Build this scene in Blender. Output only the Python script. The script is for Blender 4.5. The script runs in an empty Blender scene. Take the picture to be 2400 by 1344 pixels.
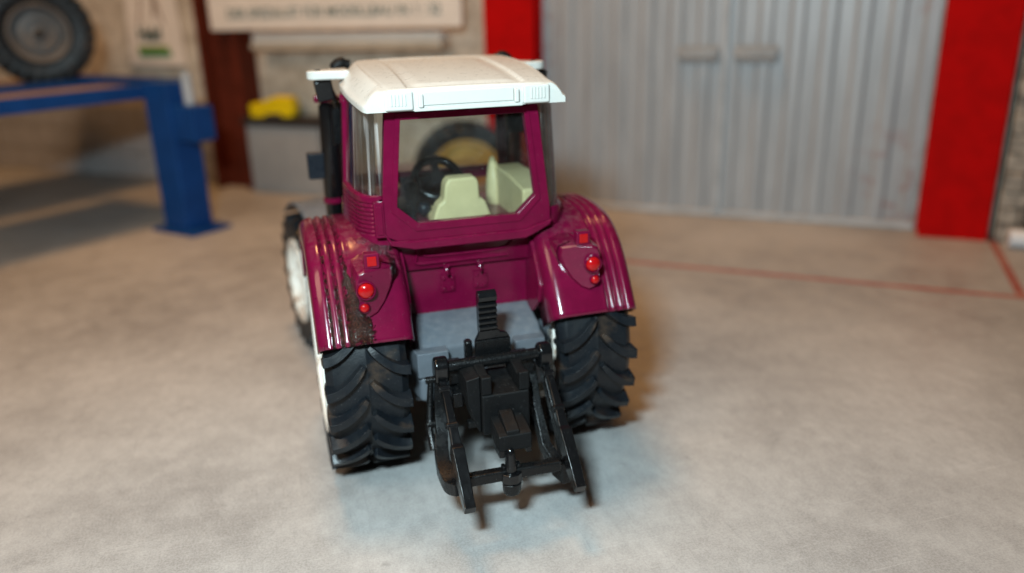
import bpy, bmesh, math, random
from mathutils import Vector, Matrix, Quaternion
random.seed(4)
S = 0.01                                   # every builder below works in centimetres; one toy centimetre = 0.01 m
R = math.radians
sc = bpy.context.scene

# ------------------------------------------------------------------ camera
CAM = Vector((-4.32, -19.754, 11.17)); YAW, PIT, ROLL = R(-16.4), R(19.095), R(-1.507)
fwd = Vector((-math.sin(YAW)*math.cos(PIT), math.cos(YAW)*math.cos(PIT), -math.sin(PIT)))
rt = Vector((math.cos(YAW), math.sin(YAW), 0)); up = rt.cross(fwd)
r2 = rt*math.cos(ROLL) + up*math.sin(ROLL); u2 = -rt*math.sin(ROLL) + up*math.cos(ROLL)
cd = bpy.data.cameras.new('camera'); cam = bpy.data.objects.new('camera', cd); sc.collection.objects.link(cam)
m = Matrix((r2, u2, -fwd)).transposed().to_4x4(); m.translation = CAM*S; cam.matrix_world = m
cd.sensor_width = 22.3; cd.lens = 1900/2400*22.3
cd.clip_start = 0.005; cd.clip_end = 20
cd.dof.use_dof = True; cd.dof.focus_distance = 0.170; cd.dof.aperture_fstop = 4.6; cd.dof.aperture_blades = 7
sc.camera = cam

# ------------------------------------------------------------------ world and lamps (indoor: flash + warm room lamp, plus an added wall fill)
w = bpy.data.worlds.new('World'); sc.world = w; w.use_nodes = True
w.node_tree.nodes['Background'].inputs[0].default_value = (1.0, 0.72, 0.52, 1)
w.node_tree.nodes['Background'].inputs[1].default_value = 0.02
def area(name, loc, target, sx, sy, power, col, shape='RECTANGLE'):
    l = bpy.data.lights.new(name, 'AREA'); l.shape = shape; l.size = sx*S; l.size_y = sy*S
    l.energy = power; l.color = col
    o = bpy.data.objects.new(name, l); sc.collection.objects.link(o)
    o.location = Vector(loc)*S
    o.rotation_euler = (Vector(target)-Vector(loc)).to_track_quat('-Z', 'Y').to_euler()
    return o
area('camera_flash', (-7.8, -19.2, 17.4), (1, 3, 3), 3.2, 1.6, 1.02, (0.70, 0.92, 1.0))
area('ceiling_lamp', (-5, 17, 66), (0, 4, 0), 17, 17, 2.75, (1.0, 0.50, 0.18), 'ELLIPSE')
area('wall_fill_light', (-36, -16, 48), (-6, 38, 9), 30, 30, 1.35, (1.0, 0.70, 0.46), 'ELLIPSE')  # added soft fill that brightens the back wall and sign, not a known lamp
sc.view_settings.view_transform = 'Standard'; sc.view_settings.look = 'None'
sc.view_settings.exposure = 0.0; sc.view_settings.gamma = 1.0

# ------------------------------------------------------------------ materials
class NT:
    def __init__(s, name):
        s.m = bpy.data.materials.new(name); s.m.use_nodes = True; s.t = s.m.node_tree
        s.n = s.t.nodes; s.b = s.n['Principled BSDF']
        tc = s.n.new('ShaderNodeTexCoord'); mp = s.n.new('ShaderNodeMapping'); mp.inputs['Scale'].default_value = (100, 100, 100)
        s.t.links.new(tc.outputs['Object'], mp.inputs['Vector']); s.co = mp.outputs['Vector']     # centimetres
    def link(s, a, b): s.t.links.new(a, b)
    def noise(s, scale, detail=3, rough=.5, vec=None, stretch=None, dist=0):
        v = vec or s.co
        if stretch:
            mp = s.n.new('ShaderNodeMapping'); mp.inputs['Scale'].default_value = stretch[:3]
            if len(stretch) > 3: mp.inputs['Rotation'].default_value = (0, 0, stretch[3])
            s.link(v, mp.inputs['Vector']); v = mp.outputs['Vector']
        n = s.n.new('ShaderNodeTexNoise'); n.inputs['Scale'].default_value = scale; n.inputs['Detail'].default_value = detail
        n.inputs['Roughness'].default_value = rough; n.inputs['Distortion'].default_value = dist
        s.link(v, n.inputs['Vector']); return n.outputs['Fac']
    def ramp(s, f, stops):
        r = s.n.new('ShaderNodeValToRGB'); e = r.color_ramp.elements
        while len(e) < len(stops): e.new(0.5)
        for i, (p, c) in enumerate(stops):
            e[i].position = p; e[i].color = (c, c, c, 1) if isinstance(c, (int, float)) else (*c, 1)
        s.link(f, r.inputs['Fac']); return r.outputs['Color']
    def mix(s, f, a, b):
        x = s.n.new('ShaderNodeMix'); x.data_type = 'RGBA'
        for sock, v in ((x.inputs[0], f), (x.inputs[6], a), (x.inputs[7], b)):
            if isinstance(v, (int, float)): sock.default_value = v
            elif isinstance(v, (tuple, list)): sock.default_value = (*v[:3], 1)
            else: s.link(v, sock)
        return x.outputs[2]
    def math(s, op, a, b=None, c=None, clamp=False):
        x = s.n.new('ShaderNodeMath'); x.operation = op; x.use_clamp = clamp
        for i, v in enumerate((a, b, c)):
            if v is None: continue
            if isinstance(v, (int, float)): x.inputs[i].default_value = v
            else: s.link(v, x.inputs[i])
        return x.outputs[0]
    def xyz(s):
        x = s.n.new('ShaderNodeSeparateXYZ'); s.link(s.co, x.inputs[0]); return x.outputs
    def range(s, v, a, b, c=0, d=1):
        x = s.n.new('ShaderNodeMapRange'); x.interpolation_type = 'SMOOTHSTEP'
        s.link(v, x.inputs[0])
        for i, q in zip((1, 2, 3, 4), (a, b, c, d)): x.inputs[i].default_value = q
        return x.outputs[0]
    def bump(s, h, dist, strength=1.0):
        x = s.n.new('ShaderNodeBump'); x.inputs['Distance'].default_value = dist*S; x.inputs['Strength'].default_value = strength
        s.link(h, x.inputs['Height']); s.link(x.outputs[0], s.b.inputs['Normal']); return x
    def set(s, **k):
        for a, v in k.items():
            i = s.b.inputs[{'col': 'Base Color', 'rough': 'Roughness', 'metal': 'Metallic', 'spec': 'Specular IOR Level',
                            'coat': 'Coat Weight', 'coatr': 'Coat Roughness', 'sss': 'Subsurface Weight', 'ior': 'IOR', 'trans': 'Transmission Weight'}[a]]
            if isinstance(v, (int, float)): i.default_value = v
            elif isinstance(v, (tuple, list)): i.default_value = (*v[:3], 1)
            else: s.link(v, i)
        return s.m
    def specks(s, scale=22, thr=.07, dens=.5):
        v = s.n.new('ShaderNodeTexVoronoi'); v.inputs['Scale'].default_value = scale; s.link(s.co, v.inputs['Vector'])
        big = s.noise(1.3, 2)
        dot = s.range(v.outputs['Distance'], thr*.5, thr, 1, 0)
        cs = s.n.new('ShaderNodeSeparateColor'); s.link(v.outputs['Color'], cs.inputs[0])
        keep = s.math('GREATER_THAN', cs.outputs[0], dens)
        return s.math('MULTIPLY', s.math('MULTIPLY', dot, keep), s.range(big, .3, .7))

def plastic(name, col, rough=.25, dust=.0, spec=.22, speck=.5, coat=0.0, var=.08, bumpd=0.0, dustcol=(.42, .37, .32), sscale=16, thr=.10):
    t = NT(name)
    n = t.noise(2.2, 4, .6)
    c = t.mix(t.range(n, .35, .7), tuple(x*(1-var) for x in col), tuple(min(1, x*(1+var)) for x in col))
    if dust:
        geo = t.n.new('ShaderNodeNewGeometry'); sx = t.n.new('ShaderNodeSeparateXYZ'); t.link(geo.outputs['Normal'], sx.inputs[0])
        upf = t.range(sx.outputs[2], .35, 1.0)
        dn = t.range(t.noise(4.5, 6, .7), .42, .75)
        film = t.math('MULTIPLY', t.math('MULTIPLY', upf, dn), dust)
        c = t.mix(film, c, dustcol)
    if speck: c = t.mix(t.math('MULTIPLY', t.specks(sscale, thr), speck), c, (.62, .58, .54))
    rr = t.range(t.noise(6, 5, .65), .3, .75, rough*.85, rough*1.35)
    t.set(col=c, rough=rr, coat=coat, coatr=.12, spec=spec)
    if bumpd: t.bump(t.noise(30, 4, .6), bumpd, .6)
    return t.m

M = {}
PUR = (0.120, 0.0030, 0.0250)
M['purple'] = plastic('purple_plastic', PUR, .17, dust=.05, speck=.35, coat=.08)
M['white'] = plastic('white_plastic', (.53, .525, .49), .30, dust=0, speck=0, coat=.1, var=.015)
M['grey'] = plastic('grey_plastic', (.105, .118, .135), .36, dust=.12, speck=.25, bumpd=.004)
M['khaki'] = plastic('khaki_plastic', (.58, .46, .24), .42, speck=.15, var=.05)
M['black'] = plastic('black_plastic', (.0042, .0044, .0048), .27, spec=.30, dust=.05, speck=.55, bumpd=.012, dustcol=(.14, .12, .10), sscale=14)
M['blackg'] = plastic('black_gloss_plastic', (.0042, .0044, .005), .19, spec=.48, speck=.35, bumpd=.004)
M['blackm'] = plastic('matt_black_plastic', (.0042, .0044, .0048), .55, spec=.18, dust=.04, speck=.5, bumpd=.012, dustcol=(.14, .12, .10), sscale=14)
M['dash'] = plastic('dark_blue_black_plastic', (.009, .012, .017), .3, speck=.5)
M['redlens'] = plastic('red_lens_paint', (.36, .004, .006), .14, speck=.15, coat=.5, var=.1)

def fender_mat():
    t = NT('purple_plastic_with_sticky_dirt'); x, y, z = t.xyz()
    n = t.noise(2.2, 4, .6)
    c = t.mix(t.range(n, .35, .7), tuple(q*.92 for q in PUR), tuple(q*1.08 for q in PUR))
    geo = t.n.new('ShaderNodeNewGeometry'); sx = t.n.new('ShaderNodeSeparateXYZ'); t.link(geo.outputs['Normal'], sx.inputs[0])
    film = t.math('MULTIPLY', t.math('MULTIPLY', t.range(sx.outputs[2], .55, 1.0), t.range(t.noise(4.5, 7, .75), .42, .75)), .22)
    c = t.mix(film, c, (.30, .20, .18))
    c = t.mix(t.math('MULTIPLY', t.specks(16, .10), .4), c, (.6, .5, .5))
    left = t.math('LESS_THAN', x, 0)
    def band(v, a, s1): return t.math('SUBTRACT', 1, t.range(t.math('ABSOLUTE', t.math('SUBTRACT', v, a)), s1*.35, s1), clamp=True)
    nb = t.noise(7, 5, .7, dist=.6); nb2 = t.noise(3.4, 6, .75, dist=.8); n2 = t.noise(26, 3, .6)
    # dirt held in the grooves, running down to the lower edge, and a wide spill beside the lamp housing
    g = t.math('MAXIMUM', t.math('MAXIMUM', band(x, -3.06, .10), band(x, -3.26, .07)), band(x, -3.46, .05))
    low = t.range(z, 5.9, 4.3)
    groove = t.math('MULTIPLY', g, t.range(t.math('ADD', nb, t.math('MULTIPLY', low, .13)), .53, .60))
    wdt = t.range(z, 5.5, 4.1, .09, .46)
    dx = t.math('ABSOLUTE', t.math('SUBTRACT', x, t.range(z, 5.8, 4.1, -3.03, -2.84)))
    spill = t.math('SUBTRACT', 1, t.math('DIVIDE', dx, wdt), clamp=True)
    spill = t.math('MULTIPLY', spill, t.range(z, 5.9, 5.3))
    spill = t.range(t.math('ADD', t.math('MULTIPLY', spill, .72), t.math('MULTIPLY', nb2, 2.2)), 1.42, 1.54)
    dab = t.math('MULTIPLY', t.math('MULTIPLY', band(x, -1.95, .13), band(z, 5.55, .42)), t.range(nb, .42, .50))
    corner = t.math('MULTIPLY', t.math('MULTIPLY', band(x, -2.15, .75), band(y, -1.45, .9)), t.range(t.noise(2.2, 5, .7), .48, .66))
    corner = t.math('MULTIPLY', corner, .75)
    dirt = t.math('MAXIMUM', t.math('MAXIMUM', groove, spill), t.math('MAXIMUM', dab, corner))
    dirt = t.math('MULTIPLY', dirt, left)
    dc = t.mix(t.range(n2, .40, .70), (.010, .0035, .0025), (.050, .013, .009))
    c = t.mix(dirt, c, dc)
    rr = t.math('ADD', .12, t.math('MULTIPLY', t.noise(6, 5, .6), .10))
    rr = t.math('SUBTRACT', rr, t.math('MULTIPLY', dirt, .10), clamp=True)
    t.set(col=c, rough=rr, coat=.10, coatr=.05, spec=.42)
    h = t.math('MULTIPLY', dirt, t.math('ADD', .5, t.math('MULTIPLY', t.noise(17, 3, .7), 1.5)))
    t.bump(h, .06, .9)
    return t.m
M['fender'] = fender_mat()

def tyre_mat():
    t = NT('black_rubber')
    n = t.range(t.noise(1.6, 5, .65), .42, .72)
    c = t.mix(t.math('MULTIPLY', n, .55), (.0058, .0078, .0105), (.024, .0235, .0235))
    br = t.range(t.noise(1.1, 4, .6), .56, .74)
    c = t.mix(t.math('MULTIPLY', br, .45), c, (.10, .062, .038))
    c = t.mix(t.math('MULTIPLY', t.specks(13, .12, .45), .55), c, (.3, .28, .27))
    t.set(col=c, rough=t.range(t.noise(3, 5), .3, .7, .32, .5), spec=.30)
    t.bump(t.noise(26, 4), .008, .6); return t.m
M['tyre'] = tyre_mat()

def rim_mat():
    t = NT('cream_rim_plastic')
    n = t.range(t.noise(2.6, 5, .7, dist=.5), .56, .66)
    c = t.mix(n, (.76, .74, .68), (.30, .17, .09))
    t.set(col=c, rough=.35); return t.m
M['rim'] = rim_mat()

def glass_mat(name, dust=.07, tint=(.93, .96, .96), ior=1.45, film=.012, refl_streak=0):
    t = NT(name); n = t.n; out = n['Material Output']
    tr = n.new('ShaderNodeBsdfTransparent'); tr.inputs[0].default_value = (*tint, 1)
    gl = n.new('ShaderNodeBsdfGlossy'); gl.inputs['Roughness'].default_value = .06
    fr = n.new('ShaderNodeFresnel'); fr.inputs[0].default_value = ior
    mx = n.new('ShaderNodeMixShader'); t.link(t.math('MULTIPLY', fr.outputs[0], .8), mx.inputs[0]); t.link(tr.outputs[0], mx.inputs[1]); t.link(gl.outputs[0], mx.inputs[2])
    df = n.new('ShaderNodeBsdfDiffuse'); df.inputs[0].default_value = (.7, .68, .66, 1)
    m2 = n.new('ShaderNodeMixShader')
    sp = t.math('ADD', t.math('MULTIPLY', t.specks(15, .10, .6), .22), t.math('MULTIPLY', t.range(t.noise(1.2, 5, .6), .3, .75), film), clamp=True)
    sp = t.math('ADD', sp, t.math('MULTIPLY', t.specks(7, .045, .3), .55), clamp=True)
    if refl_streak: sp = t.math('ADD', sp, t.math('MULTIPLY', t.range(t.noise(5, 2, .5, stretch=(1, 1, .03)), .52, .68), refl_streak), clamp=True)  # pale vertical streaks paint edge reflections and refraction into the quarter glass
    t.link(sp, m2.inputs[0]); t.link(mx.outputs[0], m2.inputs[1]); t.link(df.outputs[0], m2.inputs[2])
    t.link(m2.outputs[0], out.inputs[0]); return t.m
M['glass'] = glass_mat('clear_window_plastic')
M['glass2'] = glass_mat('thick_clear_plastic', tint=(.95, .96, .96), ior=1.6, film=.02, refl_streak=.30)
def solidglass():
    t = NT('thick_clear_plastic'); t.set(col=(.97, .98, .98), rough=.04, trans=1.0, ior=1.32); return t.m
M['sglass'] = solidglass()

def floor_mat():
    t = NT('worn_concrete_print')
    a = t.range(t.noise(.11, 4, .6), .34, .68)
    b = t.range(t.noise(.8, 9, .74, dist=.3), .36, .66)
    f = t.range(t.noise(3.6, 9, .78, stretch=(1, .55, 1, R(-35))), .34, .66)
    g = t.range(t.noise(19, 4, .75), .36, .64)
    st1 = t.range(t.noise(2.2, 4, .7, stretch=(.12, 9, 1, R(27))), .58, .76)
    st2 = t.range(t.noise(2.6, 4, .7, stretch=(9, .15, 1, R(20))), .58, .76)
    c = t.mix(a, (.20, .19, .182), (.375, .37, .36))
    c = t.mix(t.math('MULTIPLY', b, .36), c, (.50, .50, .49))
    c = t.mix(t.math('MULTIPLY', f, .36), c, (.17, .166, .163))
    c = t.mix(t.math('MULTIPLY', g, .34), c, (.50, .505, .505))
    c = t.mix(t.math('MULTIPLY', st1, .42), c, (.58, .58, .58))
    c = t.mix(t.math('MULTIPLY', st2, .40), c, (.17, .17, .175))
    spot = t.range(t.noise(1.1, 3, .6), .66, .76)
    c = t.mix(t.math('MULTIPLY', spot, .4), c, (.17, .165, .16))
    t.set(col=c, rough=t.range(b, 0, 1, .46, .58), spec=.25)
    t.bump(t.noise(22, 4, .7), .01, .6); return t.m
M['floor'] = floor_mat()
def tape_mat():
    t = NT('faded_red_line'); n = t.range(t.noise(1.1, 6, .7), .35, .62)
    t.set(col=t.mix(n, (.27, .06, .045), (.33, .13, .10)), rough=.5); return t.m
M['tape'] = tape_mat()
def wall_mat(name, a, b, sc1=.8):
    t = NT(name)
    c = t.mix(t.range(t.noise(sc1, 7, .7), .35, .68), a, b)
    c = t.mix(t.math('MULTIPLY', t.range(t.noise(4, 4, .6), .5, .75), .3), c, tuple(x*.6 for x in a))
    t.set(col=c, rough=.8); t.bump(t.noise(3.5, 5, .7), .06, .8); return t.m
M['plaster'] = wall_mat('mottled_plaster', (.44, .37, .29), (.68, .61, .51))
M['block'] = wall_mat('grey_block', (.37, .36, .37), (.45, .44, .44), 1.5)
M['stone'] = wall_mat('mottled_stone', (.16, .14, .12), (.50, .42, .34), 1.6)
def sheet_mat():
    t = NT('galvanised_sheet_with_rust'); x, y, z = t.xyz()
    c = t.mix(t.range(t.noise(.6, 5, .6, stretch=(2.5, 1, .35)), .35, .7), (.31, .325, .345), (.375, .39, .41))
    rn = t.range(t.noise(.75, 6, .72), .50, .66)
    reg = t.math('MULTIPLY', t.range(x, 12.5, 16.2), t.range(z, 6.5, 2.5))
    reg2 = t.math('MULTIPLY', t.range(x, 15.2, 17.2), t.range(z, 9.0, 12.0))
    reg3 = t.math('MULTIPLY', t.range(x, -1.2, -2.6), t.range(z, 4.0, 9.0))
    rg = t.math('MAXIMUM', t.math('MAXIMUM', reg, reg2), t.math('MULTIPLY', reg3, .8))
    c = t.mix(t.math('MULTIPLY', t.math('MULTIPLY', rn, rg), .8), c, (.27, .11, .075))
    t.set(col=c, rough=.45, metal=.15); return t.m
M['sheet'] = sheet_mat()
def paint(name, col, rough=.4, var=.12):
    t = NT(name); c = t.mix(t.range(t.noise(.9, 5, .6), .3, .7), tuple(x*(1-var) for x in col), tuple(min(1, x*(1+var)) for x in col))
    c = t.mix(t.math('MULTIPLY', t.range(t.noise(3, 6, .7), .62, .75), .25), c, tuple(x*.5 for x in col))
    t.set(col=c, rough=rough, spec=.12); return t.m
M['red'] = paint('red_beam_paint', (.42, .0004, .0008), .85)
M['maroon'] = paint('dark_red_brown_paint', (.10, .018, .009), .6, .2)
M['blue'] = paint('blue_lift_paint', (.008, .05, .19), .4)
M['signwhite'] = paint('off_white_board', (.76, .69, .62), .6, .04)
M['ledge'] = paint('pale_wood', (.62, .50, .38), .55, .1)
M['cabinet'] = paint('grey_cabinet_paint', (.31, .31, .31), .5, .05)
M['darktop'] = paint('dark_worktop', (.035, .03, .028), .5)
M['yellow'] = paint('yellow_paint', (.68, .50, .006), .4)
M['metal'] = paint('grey_metal', (.42, .44, .46), .3)
M['metaldark'] = paint('dull_grey_metal', (.15, .15, .15), .35)
M['handle'] = paint('grey_handle_paint', (.33, .345, .36), .4)
M['yrim'] = paint('yellow_rim_paint', (.58, .36, .10), .45, .2)
M['darkgreen'] = paint('dark_green_print', (.05, .085, .075), .6)
M['green'] = paint('green_print', (.035, .22, .07), .6)
M['lime'] = paint('light_green_print', (.20, .27, .06), .6)
M['textgrey'] = paint('grey_green_print', (.16, .20, .18), .6)
M['whitebag'] = paint('white_sack', (.7, .72, .75), .6, .05)
M['deck'] = paint('worn_lift_deck', (.30, .22, .17), .6, .15)
M['gap'] = paint('dark_gap', (.02, .018, .016), .8)

# ------------------------------------------------------------------ mesh helpers
class MB:
    def __init__(s): s.v = []; s.f = []
    def add(s, vs, fs):
        o = len(s.v); s.v += [Vector(q) for q in vs]; s.f += [tuple(i+o for i in f) for f in fs]; return s
    def box(s, x0, x1, y0, y1, z0, z1):
        vs = [(x, y, z) for x in (x0, x1) for y in (y0, y1) for z in (z0, z1)]
        return s.add(vs, [(0, 1, 3, 2), (4, 6, 7, 5), (0, 4, 5, 1), (2, 3, 7, 6), (0, 2, 6, 4), (1, 5, 7, 3)])
    def prism(s, poly, axis, a, b, taper=0):
        n = len(poly); cx = sum(p[0] for p in poly)/n; cy = sum(p[1] for p in poly)/n
        def P(p, t):
            return {'x': (t, p[0], p[1]), 'y': (p[0], t, p[1]), 'z': (p[0], p[1], t)}[axis]
        vs = [P(p, a) for p in poly] + [P((cx+(p[0]-cx)*(1-taper), cy+(p[1]-cy)*(1-taper)), b) for p in poly]
        return s.add(vs, [tuple(range(n)), tuple(range(2*n-1, n-1, -1))] + [(i, i+n, (i+1) % n+n, (i+1) % n) for i in range(n)])
    def rings(s, rings, closed=True, caps=True):
        n = len(rings[0]); vs = [p for r in rings for p in r]; fs = []
        for j in range(len(rings)-1):
            for i in range(n if closed else n-1):
                k = (i+1) % n; fs.append((j*n+i, j*n+k, (j+1)*n+k, (j+1)*n+i))
        if caps: fs += [tuple(range(n-1, -1, -1)), tuple((len(rings)-1)*n+i for i in range(n))]
        return s.add(vs, fs)
    def tube(s, pts, rad, n=12):
        pts = [Vector(p) for p in pts]; rs = rad if isinstance(rad, (list, tuple)) else [rad]*len(pts)
        rings = []; t0 = (pts[1]-pts[0]).normalized()
        a = t0.orthogonal().normalized()
        for i, p in enumerate(pts):
            t = (pts[min(i+1, len(pts)-1)]-pts[max(i-1, 0)]).normalized()
            a = (a - t*a.dot(t)).normalized(); b = t.cross(a)
            rings.append([p+(a*math.cos(q)+b*math.sin(q))*rs[i] for q in [2*math.pi*k/n for k in range(n)]])
        return s.rings(rings)
    def bar(s, pts, ws, hs, side=(1, 0, 0)):
        """rectangular bar along pts; ws = width along `side`, hs = height across"""
        pts = [Vector(p) for p in pts]; side = Vector(side); rings = []
        for i, p in enumerate(pts):
            t = (pts[min(i+1, len(pts)-1)]-pts[max(i-1, 0)]).normalized()
            sd = (side-t*side.dot(t)).normalized(); u = sd.cross(t)
            W = (ws[i] if isinstance(ws, (list, tuple)) else ws)/2; H = (hs[i] if isinstance(hs, (list, tuple)) else hs)/2
            rings.append([p+sd*W+u*H, p-sd*W+u*H, p-sd*W-u*H, p+sd*W-u*H])
        return s.rings(rings)
    def lathe(s, prof, c=(0, 0, 0), axis='x', n=64, closed=False):
        """prof: list of (along, radius)"""
        rings = []
        for k in range(n):
            q = 2*math.pi*k/n; r = []
            for (a, rr) in prof:
                p = {'x': (a, rr*math.cos(q), rr*math.sin(q)), 'y': (rr*math.cos(q), a, rr*math.sin(q)), 'z': (rr*math.cos(q), rr*math.sin(q), a)}[axis]
                r.append((p[0]+c[0], p[1]+c[1], p[2]+c[2]))
            rings.append(r)
        m_ = len(prof); vs = [p for r in rings for p in r]; fs = []
        for k in range(n):
            k2 = (k+1) % n
            for i in range(m_ if closed else m_-1):
                j = (i+1) % m_; fs.append((k*m_+i, k*m_+j, k2*m_+j, k2*m_+i))
        return s.add(vs, fs)
    def sphere(s, c, r, n=12, sz=1, sy=1, sx=1):
        rings = []
        for j in range(1, n):
            a = math.pi*j/n
            rings.append([(c[0]+sx*r*math.sin(a)*math.cos(b), c[1]+sy*r*math.sin(a)*math.sin(b), c[2]+sz*r*math.cos(a)) for b in [2*math.pi*k/(2*n) for k in range(2*n)]])
        return s.rings(rings)
    def mir(s):
        s.v = [Vector((-p.x, p.y, p.z)) for p in s.v]; s.f = [tuple(reversed(f)) for f in s.f]; return s
    def rot(s, ax, ang, c=(0, 0, 0)):
        q = Quaternion(Vector(ax), ang); c = Vector(c); s.v = [q @ (p-c)+c for p in s.v]; return s
    def build(s, name, mat, parent=None, smooth=True, bevel=0, seg=2, sub=0, solid=0, ang=35):
        me = bpy.data.meshes.new(name); me.from_pydata([tuple(p*S) for p in s.v], [], s.f)
        bm = bmesh.new(); bm.from_mesh(me); bmesh.ops.recalc_face_normals(bm, faces=bm.faces); bm.to_mesh(me); bm.free()
        me.materials.append(mat)
        if smooth:
            for p in me.polygons: p.use_smooth = True
            me.set_sharp_from_angle(angle=R(ang))
        o = bpy.data.objects.new(name, me); sc.collection.objects.link(o)
        if parent: o.parent = parent
        if solid:
            k = o.modifiers.new('solid', 'SOLIDIFY'); k.thickness = solid*S; k.offset = -1
        if bevel:
            k = o.modifiers.new('bevel', 'BEVEL'); k.width = bevel*S; k.segments = seg; k.limit_method = 'ANGLE'; k.angle_limit = R(28); k.harden_normals = True
        if sub:
            k = o.modifiers.new('sub', 'SUBSURF'); k.levels = sub; k.render_levels = sub
        return o
def empty(name, loc=(0, 0, 0), rz=0):
    o = bpy.data.objects.new(name, None); sc.collection.objects.link(o); o.location = Vector(loc)*S; o.rotation_euler = (0, 0, rz)
    o.empty_display_size = .01; return o
def tag(o, label=None, cat=None, group=None, kind=None):
    for k, v in (('label', label), ('category', cat), ('group', group), ('kind', kind)):
        if v: o[k] = v
    return o
def copyobj(o, parent=None, loc=None):
    c = o.copy(); sc.collection.objects.link(c); c.parent = parent if parent else o.parent
    if loc is not None: c.location = Vector(loc)*S
    return c
def smooth_tab(tab, x):
    if x <= tab[0][0]: return tab[0][1]
    if x >= tab[-1][0]: return tab[-1][1]
    i = max(k for k in range(len(tab)-1) if tab[k][0] <= x)
    def sl(k):
        a, b = tab[max(k-1, 0)], tab[min(k+1, len(tab)-1)]; return (b[1]-a[1])/(b[0]-a[0])
    (x0, y0), (x1, y1) = tab[i], tab[i+1]; h = x1-x0; t = (x-x0)/h
    return y0*(2*t**3-3*t*t+1)+y1*(3*t*t-2*t**3)+sl(i)*h*(t**3-2*t*t+t)+sl(i+1)*h*(t**3-t*t)
def interp(tab, x):
    if x <= tab[0][0]: return tab[0][1]
    for (a, va), (b, vb) in zip(tab, tab[1:]):
        if x <= b:
            t = (x-a)/(b-a); return va+(vb-va)*(t*t*(3-2*t)*.5+t*.5)
    return tab[-1][1]
def sst(x, a, b): t = min(1, max(0, (x-a)/(b-a))); return t*t*(3-2*t)
def catmull(P, k):
    P = [Vector(p) for p in P]; Q = [P[0]*2-P[1]]+P+[P[-1]*2-P[-2]]; out = []
    for i in range(1, len(Q)-2):
        for j in range(k):
            t = j/k; a, b, c, d = Q[i-1:i+3]
            out.append(.5*((2*b)+(c-a)*t+(2*a-5*b+4*c-d)*t*t+(3*b-a-3*c+d)*t**3))
    out.append(P[-1]); return out

# ------------------------------------------------------------------ setting: floor, wall
fl = MB().add([(-160, -60, 0), (160, -60, 0), (160, 120, 0), (-160, 120, 0)], [(0, 1, 2, 3)]).build('floor', M['floor'], smooth=False)
tag(fl, kind='structure')
TH = R(-38.9); EO = Vector((13.1, 23.18, 0)); ES = Vector((math.cos(TH), math.sin(TH), 0)); EN = Vector((-math.sin(TH), math.cos(TH), 0))
def shop(name, s=0, off=0, z=0, dr=0):
    p = EO+ES*s+EN*off; return empty(name, (p.x, p.y, z), TH+dr)
def shop_mesh(o, s=0, off=0, z=0):
    p = EO+ES*s+EN*off; o.location = Vector((p.x, p.y, z))*S; o.rotation_euler = (0, 0, TH); return o
WZ = 14.5
wl = MB().box(-70, -2.7, .15, 1.2, 0, WZ); wl.box(17.0, 30, .15, 1.2, 0, WZ)
wall = shop_mesh(wl.build('back_wall', M['plaster'], smooth=False)); tag(wall, 'mottled beige plastered workshop wall behind the lift and the cabinet', 'wall')
# concrete blocks along the lower left wall, joints recessed (each block a part of the wall)
for r_ in range(3):
    for c_ in range(7):
        a = -54.5+c_*4.15+(r_ % 2)*2.0; b = a+4.03
        if b > -25.8: b = -25.8
        if b-a < 1: continue
        MB().box(a, b, -.05+random.uniform(-.02, .02), .15, .02+r_*1.72, 1.66+r_*1.72).build('block', M['block'], wall, bevel=.05)
# red lines on the floor
ln = MB().box(-4.0, 20.6, -9.85, -9.5, .0, .012); ln2 = MB().box(20.25, 20.6, -9.49, .0, .0, .012)
ln.add(ln2.v, ln2.f)
line = shop_mesh(ln.build('floor_line', M['tape'], smooth=False)); tag(line, kind='structure')

# ------------------------------------------------------------------ sliding door between the red columns
def corrugated(s0, s1, z0, z1, pitch=1.5, depth=.10):
    mb = MB(); xs = []; k = math.floor(s0/pitch)*pitch
    while k < s1:
        for f_, d in ((0, 0), (.30, 0), (.42, 1), (.86, 1), (.98, 0)):
            x = k+f_*pitch
            if s0 < x < s1: xs.append((x, d))
        k += pitch
    xs = [(s0, xs[0][1])]+xs+[(s1, xs[-1][1])]
    vs = []; n = len(xs)
    for z in (z0, z1):
        for x, d in xs: vs.append((x, -.10-depth*(1-d), z))
    for z in (z0, z1):
        for x, d in xs: vs.append((x, .05, z))
    fs = [(i, i+1, n+i+1, n+i) for i in range(n-1)]+[(2*n+i+1, 2*n+i, 3*n+i, 3*n+i+1) for i in range(n-1)]
    fs += [(i+1, i, 2*n+i, 2*n+i+1) for i in range(n-1)]+[(n+i, n+i+1, 3*n+i+1, 3*n+i) for i in range(n-1)]
    fs += [(0, n, 3*n, 2*n), (n-1, 3*n-1, 4*n-1, 2*n-1)]
    return mb.add(vs, fs)
door = shop('double_door')
tag(door, 'grey corrugated metal double door with rust stains between two red columns', 'door')
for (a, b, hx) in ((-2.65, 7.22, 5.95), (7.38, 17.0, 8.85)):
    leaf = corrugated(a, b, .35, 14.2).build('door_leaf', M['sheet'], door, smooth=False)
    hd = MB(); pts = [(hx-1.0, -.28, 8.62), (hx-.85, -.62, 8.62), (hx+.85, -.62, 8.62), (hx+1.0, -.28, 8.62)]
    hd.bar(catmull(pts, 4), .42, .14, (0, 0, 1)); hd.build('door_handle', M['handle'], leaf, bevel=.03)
    MB().box(hx-1.05, hx+1.05, -.30, -.22, 8.15, 9.0).build('handle_shade_plate', M['cabinet'], leaf, bevel=.03)  # plate added behind the handle to stand in for its shade
MB().box(-2.7, 17.05, -.34, -.05, .03, .34).build('bottom_rail', M['metal'], door, bevel=.04)
MB().box(7.16, 7.44, -.42, -.28, .36, 14.2).build('centre_strip', M['metal'], door, bevel=.04)
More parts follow.
